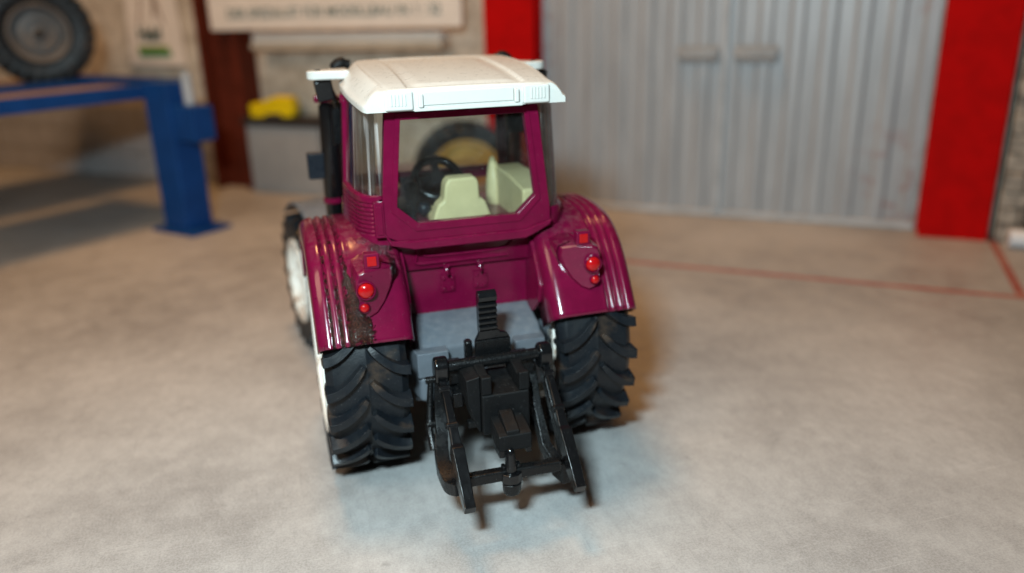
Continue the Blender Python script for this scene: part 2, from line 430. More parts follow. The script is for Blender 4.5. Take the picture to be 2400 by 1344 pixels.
def column(name, s0, s1, o0, o1, mat, label, fl_=.5):
    e = shop(name, (s0+s1)/2, 0, 0); h = (s1-s0)/2
    mb = MB().box(-h, h, o0, o0+.25, 0, WZ); mb.box(-.12, .12, o0+.25, o1-.25, 0, WZ); mb.box(-h, h, o1-.25, o1, 0, WZ)
    mb.build('beam', mat, e, bevel=.04)
    tag(e, label, 'column', 'red steel columns framing the door'); return e
column('steel_column', -5.65, -2.68, -1.5, .1, M['red'], 'red steel column left of the corrugated door, partly behind the tractor roof')
column('steel_column', 17.15, 20.15, -1.5, .1, M['red'], 'wide red steel column right of the corrugated door')
# brown column is seen with its open web side towards the room
e = shop('steel_column', -24.1, 0, 0)
mb = MB().box(-1.55, -1.2, -1.7, .1, 0, WZ); mb.box(1.0, 1.55, -1.7, .1, 0, WZ); mb.box(-1.2, 1.0, -.9, -.6, 0, WZ)
mb.build('beam', M['maroon'], e, bevel=.04); tag(e, 'dark brown-red steel column with recessed web left of the grey cabinet', 'column')

# ------------------------------------------------------------------ sign, ledge, poster
def text_mesh(txt, size, mat, parent, loc, name='lettering', bold=.0, sx=1.0):
    cu = bpy.data.curves.new('t', 'FONT'); cu.body = txt; cu.size = size*S; cu.align_x = 'CENTER'; cu.align_y = 'CENTER'
    cu.extrude = .01*S; cu.offset = bold*S
    t = bpy.data.objects.new('t', cu); sc.collection.objects.link(t)
    dg = bpy.context.evaluated_depsgraph_get(); me = bpy.data.meshes.new_from_object(t.evaluated_get(dg))
    bpy.data.objects.remove(t); me.name = name; me.materials.clear(); me.materials.append(mat)
    o = bpy.data.objects.new(name, me); sc.collection.objects.link(o); o.parent = parent
    o.location = Vector(loc)*S; o.rotation_euler = (R(90), 0, 0); o.scale = (sx, 1, 1); return o
sg = shop('banner_sign', -15.3, -1.9, 10.15)
MB().box(-8.8, 8.6, -.12, .12, 0, 4.2).build('board', M['signwhite'], sg, bevel=.04)
text_mesh('DER SPEZIALIST FÜR MODELLBAU IN 1 : 32', .78, M['textgrey'], sg, (0, -.14, .95), bold=.012)
tag(sg, 'large off-white sign board with one line of grey lettering, high on the wall', 'sign')
ld = shop('lamp_batten', -15.0, -.9, 8.95)
MB().box(-6.7, 6.7, -.6, .75, 0, .42).build('batten_body', M['ledge'], ld, bevel=.12, seg=3)
MB().box(-6.6, 6.6, -.45, .75, .42, 1.0).build('diffuser', M['signwhite'], ld, bevel=.1)
tag(ld, 'long pale batten mounted on the wall under the white sign', 'shelf')
po = shop('poster', -30.6, -.05, 7.9)
MB().prism([(-2.45, 0), (2.45, 0), (2.15, 5.6), (-2.0, 5.6)], 'y', -.2, -.1).build('panel', M['signwhite'], po, bevel=.02)
mb = MB(); mb.bar([(-1.15, -.22, 2.7), (-.35, -.22, 5.5)], .16, .02, (1, 0, 0)); mb.bar([(1.0, -.22, 2.7), (.25, -.22, 5.5)], .16, .02, (1, 0, 0)); mb.bar([(.35, -.22, 3.2), (.5, -.22, 5.5)], .3, .02, (1, 0, 0))
mb.build('printed_figure', M['deck'], po)
text_mesh('Hald', 1.15, M['darkgreen'], po, (-.35, -.23, 2.05), bold=.05, sx=.95)
MB().box(-1.55, 1.15, -.23, -.19, .95, 1.30).build('printed_stripe', M['lime'], po)
MB().box(-1.50, 1.30, -.235, -.19, .58, .93).build('printed_stripe', M['green'], po)
tag(po, 'white poster with dark lettering over green stripes, behind the blue lift', 'poster')

# ------------------------------------------------------------------ cabinet with yellow thing
cb = shop('cabinet', -19.75, -1.5, 0)
MB().box(-2.55, 2.9, -.6, 1.3, .0, 4.35).build('carcass', M['cabinet'], cb, bevel=.06)
MB().box(-2.75, 3.1, -.75, 1.35, 4.36, 4.85).build('worktop', M['darktop'], cb, bevel=.05)
MB().box(-2.3, .2, -.64, -.6, .35, 4.1).build('door_panel', M['cabinet'], cb, bevel=.02)
MB().box(.35, 2.7, -.64, -.6, .35, 4.1).build('door_panel', M['cabinet'], cb, bevel=.02)
tag(cb, 'grey workshop cabinet with dark worktop standing against the wall', 'cabinet')
yb = shop('yellow_tool', -20.3, -1.5, 4.86, R(14))
mb = MB().prism([(-1.45, 0), (1.35, 0), (1.5, .45), (1.35, 1.25), (.2, 1.3), (-.6, 1.0), (-1.5, .85)], 'y', -.6, .6)
mb.build('housing', M['yellow'], yb, bevel=.14, seg=3)
mb = MB().prism([(-.5, 0), (.7, 0), (.55, .3), (-.4, .25)], 'y', -.66, -.6).build('tool_label', M['darktop'], yb)
tag(yb, 'small bright yellow machine lying on the grey cabinet', 'tool')

# ------------------------------------------------------------------ things beyond the right column
e = shop('stone_pillar', 21.4, -.9, 0)
random.seed(7)
z = 0; row = 0
MB().box(-.85, .95, -.4, .9, 0, WZ).build('core', M['gap'], e)
while z < 12.5:
    h = random.uniform(.75, 1.1)
    for (a, b) in (((-.95, -.1), (-.04, 1.05)) if row % 2 else ((-.95, .3), (.36, 1.05))):
        MB().box(a, b, -.55+random.uniform(-.05, .05), -.35, z+.03, z+h-.03).build('stone', M['stone'], e, bevel=.05)
    z += h; row += 1
tag(e, 'mottled stone pillar at the right edge beside the red column', 'pillar')
e = shop('paper_roll', 22.1, -2.3, 0)
MB().tube([(-1.2, 0, .45), (1.4, .1, .45)], .42, 20).build('roll', M['whitebag'], e); MB().tube([(-1.23, 0, .45), (-1.19, 0, .45)], .14, 14).build('core', M['gap'], e)
tag(e, 'white roll lying on the floor at the right edge', 'roll')
e = shop('black_box', 22.2, -1.95, 0)
MB().box(-.7, .8, -.4, .35, 0, 3.1).build('body', M['gap'], e, bevel=.06); MB().box(-.75, .85, -.45, .4, 3.1, 3.35).build('lid', M['darktop'], e, bevel=.05)
tag(e, 'black box standing at the right edge behind the white roll', 'box')

# ------------------------------------------------------------------ blue lift with a wheel on it
LA = R(-9)
lf = shop('vehicle_lift', -19.6, -10.9, 0, LA)
mb = MB().box(-.95, .95, -.85, .85, .18, 7.9); mb.build('post', M['blue'], lf, bevel=.08)
MB().box(-1.5, 1.9, -1.3, 1.3, 0, .18).build('base_plate', M['blue'], lf, bevel=.04)
MB().box(.96, 2.55, -.7, .6, 4.95, 6.75).build('drive_box', M['blue'], lf, bevel=.08)
MB().tube([(1.45, .1, 6.76), (1.35, .15, 8.35)], .27, 18).build('hydraulic_cylinder', M['metal'], lf)
MB().box(-1.5, -.96, -12.5, 1.6, 7.05, 7.75).build('side_rail', M['blue'], lf, bevel=.05)
MB().box(-8.0, -1.51, -12.5, 1.6, 7.1, 7.4).build('runway', M['deck'], lf, bevel=.04)
MB().box(-8.5, -8.01, -12.5, 1.6, 7.05, 7.65).build('side_rail', M['blue'], lf, bevel=.05)
MB().box(-19.0, -10.3, -12.5, 7.0, 7.1, 7.4).build('runway', M['deck'], lf, bevel=.04)
MB().box(-10.3, -9.9, -12.5, 1.6, 7.05, 7.65).build('side_rail', M['blue'], lf, bevel=.05)
MB().box(-17, -.96, 1.61, 2.3, 6.9, 7.85).build('cross_beam', M['blue'], lf, bevel=.06)
tag(lf, 'blue vehicle lift with raised deck standing on the left', 'vehicle lift')

# ------------------------------------------------------------------ wheels
def tyre_mb(Rl, hw, rr, nl, lug_h, lug_w, sweep):
    """tyre about the x axis. Rl radius over lugs, hw half width, rr rim radius"""
    Rb = Rl-lug_h; mb = MB()
    prof = [(-hw*.86, rr), (-hw*.93, rr+(Rb-rr)*.18), (-hw*.975, rr+(Rb-rr)*.5), (-hw*.975, rr+(Rb-rr)*.75), (-hw*.90, Rb-.10), (-hw*.80, Rb-.035),
            (-hw*.45, Rb-.01), (-.03, Rb), (0, Rb+.012), (.03, Rb), (hw*.45, Rb-.01), (hw*.80, Rb-.035), (hw*.90, Rb-.10), (hw*.975, rr+(Rb-rr)*.75), (hw*.975, rr+(Rb-rr)*.5), (hw*.93, rr+(Rb-rr)*.18), (hw*.86, rr),
            (hw*.7, rr-.05), (-hw*.7, rr-.05)]
    mb.lathe(prof, n=132, closed=True)
    def pt(x, r, phi): return Vector((x, -r*math.cos(phi), r*math.sin(phi)))
    for sgn in (-1, 1):
        for k in range(nl):
            ph0 = 2*math.pi*(k+(.5 if sgn > 0 else 0))/nl
            rings = []
            N = 9
            for j in range(N+1):
                t = j/N; ax = sgn*(.07+(hw*1.0-.07)*t)
                ph = ph0-sweep*(1-(1-t)**2.0)
                rb = Rb-.06-(.10 if t > .86 else 0); top = Rl-.02*(t**3)
                wt = lug_w*(.9+.5*t); ww = wt*1.55
                if j == 0: wt *= .62; ww *= .75; top -= .03
                # direction across the lug: perpendicular to its run on the tread
                slope = sweep*2.0*(1-t)*Rb/(hw-.07)
                L = math.hypot(1, slope); cxn = slope/L*sgn; cph = 1/L
                def P(a, r): return pt(ax+cxn*a, r, ph+cph*a/Rb)
                rings.append([P(-ww/2, rb), P(-wt/2, top), P(wt/2, top), P(ww/2, rb)])
            # shoulder: lug runs on down the sidewall
            ph = ph0-sweep
            for (ax, r0, r1, w_) in ((hw*1.01, Rb-.45, Rl-.07, lug_w*1.5), (hw*1.025, Rb-.55, Rb-.25, lug_w*1.1), (hw*.99, Rb-.75, Rb-.62, lug_w*.7)):
                rings.append([pt(sgn*(ax-.10), r0, ph-w_*.75/Rb), pt(sgn*ax, r1, ph-w_*.5/Rb), pt(sgn*ax, r1, ph+w_*.5/Rb), pt(sgn*(ax-.10), r0, ph+w_*.75/Rb)])
            mb.rings(rings)
    return mb
def rim_mb(rr, hw, dish, sgn):
    """outer face towards sgn*x"""
    p = [(hw*.86, rr+.05), (hw*1.0, rr+.04), (hw*1.02, rr-.0), (hw*1.0, rr-.10), (hw*.80, rr-.18), (hw*.80-dish*.35, rr*.84), (hw*.80-dish*.4, rr*.74), (hw*.80-dish*.15, rr*.66), (hw*.8-dish*.1, rr*.45),
         (hw*.8-dish*.35, rr*.38), (hw*.8-dish*.3, rr*.2), (hw*.8-dish*.05, rr*.16), (hw*.8, 0.001)]
    mb = MB().lathe([(sgn*a, r) for a, r in p], n=72)
    q = [(-hw*.86, rr+.03), (-hw*.93, rr), (-hw*.93, rr-.12), (-hw*.70, rr-.18), (-hw*.1, rr*.86), (-hw*.05, rr*.5), (-hw*.3, rr*.45), (-hw*.3, .001)]
    mb.lathe([(sgn*a, r) for a, r in q], n=72)
    for k in range(8):
        a = 2*math.pi*k/8; c_, s_ = math.cos(a), math.sin(a)
        mb.tube([(sgn*(hw*.8-dish*.40), c_*rr*.57, s_*rr*.57), (sgn*(hw*.8+.02-dish*.05), c_*rr*.57, s_*rr*.57)], rr*.055, 10)
        mb.bar([(-sgn*hw*.45, c_*rr*.5, s_*rr*.5), (-sgn*hw*.55, c_*rr*.88, s_*rr*.88)], .12, .5, (0, -s_, c_))
    return mb
tr = empty('toy_tractor', (0, 0, .18))
tag(tr, 'purple toy farm tractor with cream roof and black rear hitch, seen from behind', 'toy tractor')
def wheel(name, cx, cy, Rl, hw, rr, nl, lh, lw, sw, sgn, steer, parent, rimmat, phase=0):
    h = MB().tube([(-hw*.5, 0, 0), (hw*.5, 0, 0)], rr*.3, 20)
    e_ = h.build(name, M['grey'], parent); e_.location = Vector((cx, cy, Rl-.02-.18))*S; e_.rotation_euler = (phase, 0, steer)
    tyre_mb(Rl, hw, rr, nl, lh, lw, sw).build('tyre', M['tyre'], e_, bevel=.028, seg=2, ang=40)
    rim_mb(rr, hw, .5, sgn).build('rim', rimmat, e_, ang=40)
    return e_
for sgn in (-1, 1):
    wheel('rear_wheel', sgn*2.79, -.10, 3.03, .95, 2.05, 23, .20, .15, .205, sgn, 0, tr, M['rim'], R(3 if sgn < 0 else -4))
    wheel('front_wheel', sgn*3.12-.10, 8.1, 2.35, .72, 1.42, 20, .12, .12, .22, sgn, R(9), tr, M['rim'])

# ------------------------------------------------------------------ fenders
def fender(sgn):
    path = [(2.9, 4.2), (2.5, 5.1), (1.9, 5.68), (1.1, 5.98), (.3, 6.08), (-.6, 6.06), (-1.3, 5.90), (-1.88, 5.52), (-2.28, 5.08), (-2.62, 4.58), (-2.98, 4.0)]
    C = catmull([(0, a, b) for a, b in path], 6)
    prof = [(1.64, -1.0), (1.64, -.42), (1.655, -.27), (1.70, -.14), (1.78, -.055), (1.88, -.012), (2.0, 0), (2.4, .03), (2.8, .035)]
    x = 2.92
    while x < 3.56:
        d = 0
        for g in (3.06, 3.26, 3.46): d += math.exp(-((x-g)/.032)**2)*.062
        prof.append((x, .03-d+.012*math.cos((x-3.16)/.2*2*math.pi))); x += .02
    prof += [(3.60, .018), (3.67, -.005), (3.74, -.05), (3.79, -.11), (3.815, -.19), (3.82, -.32), (3.82, -.50)]
    rings = []
    for i, p in enumerate(C):
        t = (C[min(i+1, len(C)-1)]-C[max(i-1, 0)]).normalized(); N = Vector((0, t.z, -t.y))
        N = -N if N.z < 0 else N
        if i < 3: N = N
        row = []
        for (xx, h) in prof:
            q = p+N*h; hh = h
            if xx <= 1.64 and h < -.9:
                q = p+N*(-1.0)
            row.append(Vector((xx, q.y, q.z)))
        rings.append(row)
    mb = MB().rings(rings, closed=False, caps=False)
    if sgn < 0: mb.mir()
    f_ = mb.build('fender', M['fender'], tr, solid=.09, ang=60)
    # lamp housing
    out = [(-.72, .42), (-.45, .50), (.0, .50), (.14, .44), (.20, .30), (.20, -.30), (.17, -.52), (.08, -.64), (-.06, -.68), (-.25, -.60), (-.47, -.38), (-.64, -.08), (-.74, .22)]
    cx, cz = 2.68, 5.17
    O2 = [(cx+a, cz+b) for a, b in out]
    n = len(O2); ccx = cx-.2; ccz = cz-.02
    def ring(y, sc_, dz=0): return [(ccx+(a-ccx)*sc_, y+dz*(b-ccz), ccz+(b-ccz)*sc_) for a, b in O2]
    rings = [ring(-1.4, 1.06), ring(-2.30, 1.05, -.30), ring(-2.62, 1.0, -.10), ring(-2.76, .95, -.05), ring(-2.81, .86, -.04)]
    # the inner side of the housing falls away: shift inner vertices forward
    for j, rg in enumerate(rings):
        for i, p in enumerate(rg):
            k = max(0, (cx-.18-p[0]))/.55
            rg[i] = (p[0], p[1]+(.42*k if j >= 2 else 0), p[2])
    mb = MB().rings(rings); (mb.mir() if sgn < 0 else mb)
    mb.build('lamp_housing', M['fender'], f_, bevel=.02, ang=50)
    def dome(cx_, cz_, r, y, d, name, mat):
        prof_ = [(y+.05, r*1.0), (y-.0, r*1.0), (y-d*.45, r*.93), (y-d*.8, r*.7), (y-d*.97, r*.35), (y-d, .001)]
        m_ = MB().lathe(prof_, (cx_, 0, cz_), 'y', 32)
        (m_.mir() if sgn < 0 else m_); return m_.build(name, mat, f_, ang=60)
    def ringm(cx_, cz_, r, y):
        m_ = MB().lathe([(y+.03, r*1.22), (y-.03, r*1.2), (y-.045, r*1.1), (y-.02, r*1.0)], (cx_, 0, cz_), 'y', 32)
        (m_.mir() if sgn < 0 else m_); m_.build('lamp_bezel', M['purple'], f_)
    ringm(2.66, 5.20, .182, -2.84); dome(2.66, 5.20, .180, -2.84, .11, 'tail_lamp', M['redlens'])
    ringm(2.72, 4.80, .105, -2.81); dome(2.72, 4.80, .104, -2.82, .08, 'tail_lamp', M['redlens'])
    # indicator on a stalk
    mb = MB().box(2.37, 2.57, -2.55, -1.95, 5.50, 5.78); mb.box(2.30, 2.64, -2.72, -2.45, 5.64, 5.98); (mb.mir() if sgn < 0 else mb)
    mb.build('indicator_housing', M['purple'], f_, bevel=.035, seg=3)
    mb = MB().box(2.365, 2.575, -2.745, -2.70, 5.70, 5.92); (mb.mir() if sgn < 0 else mb)
    mb.build('indicator_lens', M['redlens'], f_, bevel=.02)
    return f_
fender(-1); fender(1)

# ------------------------------------------------------------------ body between the fenders
mb = MB().box(-1.66, 1.66, -1.0, 2.6, 3.78, 4.95)
body = mb.build('body_panel', M['purple'], tr, bevel=.03)
MB().prism([(-1.0, 4.96), (2.6, 4.96), (2.6, 5.85), (-1.32, 5.85), (-1.20, 5.2), (-1.12, 4.98)], 'x', -1.66, 1.66).build('upper_panel', M['purple'], body, bevel=.02)
for sg_ in (-1, 1):
    MB().prism([(-.9, 3.6), (-.9, 5.80), (-1.1, 5.72), (-1.5, 5.42), (-1.85, 4.95), (-2.1, 4.52), (-2.0, 4.1), (-1.6, 3.75), (-1.3, 3.58)], 'x', sg_*1.57, sg_*1.70).build('side_panel', M['purple'], body, bevel=.05, seg=3)
def tb(name, pts, r, par, mat): return MB().tube(catmull(pts, 5), r, 10).build(name, mat, par)
fy = lambda z: -1.165-(z-5.0)*.23
tb('pressed_edge', [(-1.22, fy(5.55), 5.62), (-1.25, fy(5.3), 5.3), (-1.22, fy(5.17), 5.17), (-.6, fy(5.16), 5.16), (1.05, fy(5.16), 5.16)], .04, body, M['purple'])
tb('pressed_edge', [(-1.08, fy(5.6), 5.62), (-1.08, fy(5.45), 5.45), (-.95, fy(5.35), 5.35), (0, fy(5.33), 5.33), (.85, fy(5.35), 5.35), (1.08, fy(5.45), 5.45), (1.25, fy(5.65), 5.68)], .035, body, M['purple'])
for cx in (-.47, .37):
    mb = MB().box(cx-.18, cx+.18, -1.07, -.99, 4.32, 4.76)
    for dx in (-.10, .10):
        for dz in (-.13, .13): mb.sphere((cx+dx, -1.07, 4.54+dz), .055, 6, sy=.9)
    mb.build('hinge_plate', M['purple'], body, bevel=.015)
    mb = MB().tube(catmull([(cx-.06, -1.08, 5.02), (cx-.06, -1.24, 4.98), (cx-.04, -1.27, 4.86), (cx, -1.18, 4.80)], 4), .045, 8); mb.tube([(cx-.10, -1.12, 5.0), (cx+.04, -1.12, 5.0)], .05, 8)
    mb.build('hook', M['purple'], body)

# rear axle housing
gr = MB().prism([(-1.05, 3.80), (2.0, 3.80), (2.0, 1.6), (-1.6, 1.7), (-2.1, 2.4), (-2.15, 3.30), (-1.9, 3.52)], 'x', -1.55, 1.62).build('axle_housing', M['grey'], tr, bevel=.08, seg=3)
for s_ in (-1, 1):
    a, b = (s_*.82, s_*1.80)
    mb = MB().prism([(min(a, b), -1.0), (max(a, b), -1.0), (max(a, b)-(.0 if s_ < 0 else .22), -2.45), (min(a, b)+(.22 if s_ < 0 else 0), -2.45)], 'z', 2.72, 3.34)
    mb.build('axle_block', M['grey'], gr, bevel=.03)
    mb = MB().prism([(min(a, b), -1.0), (max(a, b), -1.0), (max(a, b)-(.0 if s_ < 0 else .26), -2.40), (min(a, b)+(.26 if s_ < 0 else 0), -2.40)], 'z', 2.05, 2.715)
    mb.build('axle_block', M['grey'], gr, bevel=.12, seg=3)
MB().tube([(-2.3, 0, 3.0), (2.3, 0, 3.0)], .7, 24).build('axle_tube', M['grey'], gr)
MB().box(-.9, .9, 1.5, 11.0, 1.5, 3.6).build('chassis', M['grey'], tr, bevel=.1)
MB().box(-2.4, 2.4, 7.7, 8.5, 1.9, 2.6).build('front_axle', M['grey'], tr, bevel=.1)
# hood
hr = []
for (y, hwd, zt) in ((2.9, 1.35, 6.25), (4, 1.28, 6.2), (7, 1.2, 6.0), (10, 1.12, 5.6), (11.4, 1.0, 5.1), (12, .85, 4.3)):
    hr.append([(-hwd, y, 3.4), (-hwd, y, zt-.5), (-hwd*.85, y, zt-.15), (-hwd*.5, y, zt), (hwd*.5, y, zt), (hwd*.85, y, zt-.15), (hwd, y, zt-.5), (hwd, y, 3.4)])
MB().rings(hr).build('hood', M['purple'], tr, bevel=.05)
for s_ in (-1, 1):   # front mudguards: curved shells over the front wheels
    rg = []
    for k in range(13):
        a = R(136-k*7); y, z = 8.1+2.55*math.cos(a), 2.35+2.58*math.sin(a)
        rg.append([(s_*2.38, y, z-.12), (s_*2.38, y, z-.02), (s_*3.70, y, z-.02), (s_*3.76, y, z-.12)])
    MB().rings(rg[2:]).rot((0, 0, 1), R(13), (s_*3.12, 8.1, 0)).build('front_mudguard', M['grey'], tr, bevel=.03)

# ------------------------------------------------------------------ cab
cab = MB().box(-1.95, 1.95, -1.4, 3.2, 5.62, 5.80).build('cab_floor', M['purple'], tr, bevel=.03)
def ringpoly(outer, inner, y0, y1):
    n = len(outer); mb = MB()
    vs = [(x, y, z) for y in (y0, y1) for (x, z) in outer]+[(x, y, z) for y in (y0, y1) for (x, z) in inner]
    fs = []
    for i in range(n):
        j = (i+1) % n
        fs += [(i, j, 2*n+j, 2*n+i), (n+j, n+i, 3*n+i, 3*n+j), (j, i, n+i, n+j), (2*n+i, 2*n+j, 3*n+j, 3*n+i)]
    return mb.add(vs, fs)
outer = [(-1.80, 8.93), (1.72, 8.93), (2.02, 6.35), (2.02, 6.02), (1.62, 5.86), (-1.62, 5.86), (-2.05, 6.05), (-2.05, 6.35)]
inner = [(-1.50, 8.68), (1.42, 8.68), (1.66, 6.72), (1.66, 6.70), (1.20, 6.27), (-1.22, 6.27), (-1.70, 6.70), (-1.70, 6.72)]
MB().__class__
ringpoly(outer, inner, -1.66, -1.38).build('rear_window_frame', M['purple'], cab, bevel=.05, seg=3)
o2 = [(x*.955+(.0 if x > 0 else 0), z-(.05 if z > 8 else 0)) for x, z in [(-1.66, 8.86), (1.58, 8.86), (1.84, 6.66), (1.84, 6.60), (1.32, 6.10), (-1.34, 6.10), (-1.90, 6.60), (-1.90, 6.66)]]
ringpoly(o2, [(x*.985, 7.5+(z-7.5)*.985) for x, z in inner], -1.69, -1.58).build('window_rim', M['purple'], cab, bevel=.015, seg=2)
# projecting sill lip under the rear window
MB().prism([(-2.02, 6.12), (-1.85, 5.93), (-1.34, 5.90), (1.36, 5.90), (1.66, 5.99), (2.05, 6.10), (2.0, 5.97), (1.66, 5.80), (1.36, 5.68), (-1.34, 5.68), (-1.9, 5.82)], 'y', -1.76, -1.3).build('sill_lip', M['purple'], cab, bevel=.04, seg=3)
MB().prism([(x*1.015, 7.5+(z-7.5)*1.015) for x, z in inner], 'y', -1.52, -1.47).build('rear_window', M['glass'], cab, smooth=False)
# corner curve in plan, from rear pillar to the side
def corner(s_, z, dx=0, bulge=0):
    k = (8.9-z)/2.5
    return [Vector((s_*(a+dx), b, z)) for a, b in ((1.93+.10*k, -1.50), (2.10+.12*k, -1.38), (2.25+.14*k, -1.12), (2.34+.15*k, -.75), (2.38+.17*k, -.3), (2.40+.18*k, .2), (2.40+.2*k, .7))]
def corner_sheet(s_, zs, th, name, mat, bevel=0, sub=1, lou=False):
    rings = []
    for q in zs:
        z, dx = q
        c_ = catmull(corner(s_, z, dx), 3); inn = catmull(corner(s_, z, dx-th), 3)
        rings.append(c_+inn[::-1])
    return MB().rings(rings).build(name, mat, cab, bevel=bevel, ang=50)
corner_sheet(-1, [(6.85, 0), (7.6, 0.0), (8.3, 0), (8.93, 0)], .09, 'quarter_window', M['glass2'])
corner_sheet(1, [(6.30, 0), (7.2, 0.0), (8.2, 0), (8.93, 0)], .09, 'quarter_window', M['glass2'])
# lower quarter panels; left one has louvres
lz = [(5.72, .0), (5.80, .07), (5.98, .09)]
z = 6.0
while z < 6.80: lz += [(z, .085), (z+.035, .085), (z+.055, .04), (z+.085, .04)]; z += .1
lz += [(6.82, .09), (6.93, .10), (6.97, .05)]
corner_sheet(-1, lz, .25, 'louvred_panel', M['purple'])
corner_sheet(1, [(5.85, .0), (5.92, .09), (6.28, .10), (6.34, .05)], .25, 'corner_panel', M['purple'])
MB().box(-2.215, -1.98, -1.70, -1.45, 6.02, 6.86).build('panel_insert', M['purple'], cab, bevel=.03); MB().box(-2.17, -2.03, -1.73, -1.6, 6.10, 6.78).build('panel_insert', M['purple'], cab, bevel=.02)
for s_ in (-1, 1):
    MB().bar([(s_*2.62, .75, 5.7), (s_*2.56, .75, 6.9), (s_*2.42, .72, 8.95)], .16, .26, (1, 0, 0)).build('door_pillar', M['purple'], cab, bevel=.04)
    MB().bar([(s_*2.30, 3.3, 5.7), (s_*2.22, 3.2, 6.9), (s_*2.12, 3.0, 9.1)], .26, .22, (1, 0, 0)).build('front_pillar', M['purple'], cab, bevel=.04)
    MB().bar([(s_*2.56, .9, 5.75), (s_*2.26, 3.2, 5.75)], .12, .5, (1, 0, 0)).build('door_sill', M['purple'], cab, bevel=.03)
    MB().prism([(.9, 6.05), (3.1, 6.05), (3.0, 8.9), (.85, 8.9)], 'x', s_*2.42, s_*2.46).build('door_window', M['glass'], cab, smooth=False)
    MB().bar([(s_*2.45, .8, 8.95), (s_*2.15, 3.0, 9.0)], .15, .2, (1, 0, 0)).build('door_header', M['purple'], cab)
MB().box(-2.2, 2.2, 3.0, 3.25, 6.28, 6.62).build('windscreen_frame', M['purple'], cab, bevel=.04)
MB().box(-2.2, 2.2, 2.9, 3.15, 8.9, 9.1).build('windscreen_frame', M['purple'], cab, bevel=.04)
MB().box(-2.1, 2.1, 3.08, 3.12, 6.62, 8.9).build('windscreen', M['glass'], cab, smooth=False)
MB().box(-1.9, 1.8, -1.6, 2.8, 8.93, 9.02).build('cab_header', M['purple'], cab, bevel=.03)
# interior
st = MB().prism([(-.76, 5.8), (.86, 5.8), (.80, 6.05), (.70, 6.35), (.66, 6.47), (.52, 6.54), (.50, 6.95), (.42, 7.08), (-.24, 7.08), (-.34, 6.95), (-.40, 6.54), (-.54, 6.45), (-.62, 6.25)], 'y', -.75, -.25)
seat = st.build('seat', M['khaki'], tr, bevel=.10, seg=4, ang=60)
MB().box(-.62, .72, -.26, .85, 5.8, 6.1).build('seat_cushion', M['khaki'], seat, bevel=.12, seg=3)
cn = MB().prism([(-1.05, 5.8), (2.3, 5.8), (2.3, 6.55), (1.6, 6.88), (.2, 6.86), (-1.05, 6.72)], 'x', 1.52, 2.3)
con = cn.build('side_console', M['khaki'], tr, bevel=.08, seg=3)
mb = MB(); mb.tube([(1.52, 1.5, 5.8), (1.52, 1.5, 6.5), (1.50, 1.55, 6.85), (1.48, 1.6, 7.12)], [.26, .24, .15, .05], 14); mb.build('console_lever', M['khaki'], con)

# steering wheel and dash
sw = MB(); cs = Vector((-.05, 1.65, 6.62)); nrm = Vector((0, -.72, .70)).normalized(); ax = Vector((1, 0, 0)); ay = nrm.cross(ax)
ringp = [cs+(ax*math.cos(a)+ay*math.sin(a))*.61 for a in [2*math.pi*k/40 for k in range(41)]]
sw.tube(ringp, .115, 12)
for a in (R(90), R(215), R(325)): sw.bar([cs, cs+(ax*math.cos(a)+ay*math.sin(a))*.62], .2, .07, tuple((-ax*math.sin(a)+ay*math.cos(a))))
sw.tube([cs+nrm*.06, cs-nrm*.5, cs-nrm*1.0], [.2, .14, .16], 14)
sw.build('steering_wheel', M['blackg'], tr)
MB().prism([(2.2, 5.8), (3.0, 5.8), (3.0, 6.5), (2.6, 6.5), (2.1, 6.2)], 'x', -.9, .8).build('dashboard', M['dash'], tr, bevel=.08)
mb = MB().prism([(-.2, 5.8), (2.2, 5.8), (2.2, 6.1), (1.2, 6.3), (.2, 6.2)], 'x', -1.85, -1.0); mb.tube([(-.95, .9, 5.9), (-.9, 1.1, 6.5)], .16, 12); mb.sphere((-.9, 1.1, 6.55), .2, 8); mb.sphere((-.7, .3, 6.15), .18, 8)
mb.build('control_panel', M['dash'], tr, bevel=.06)

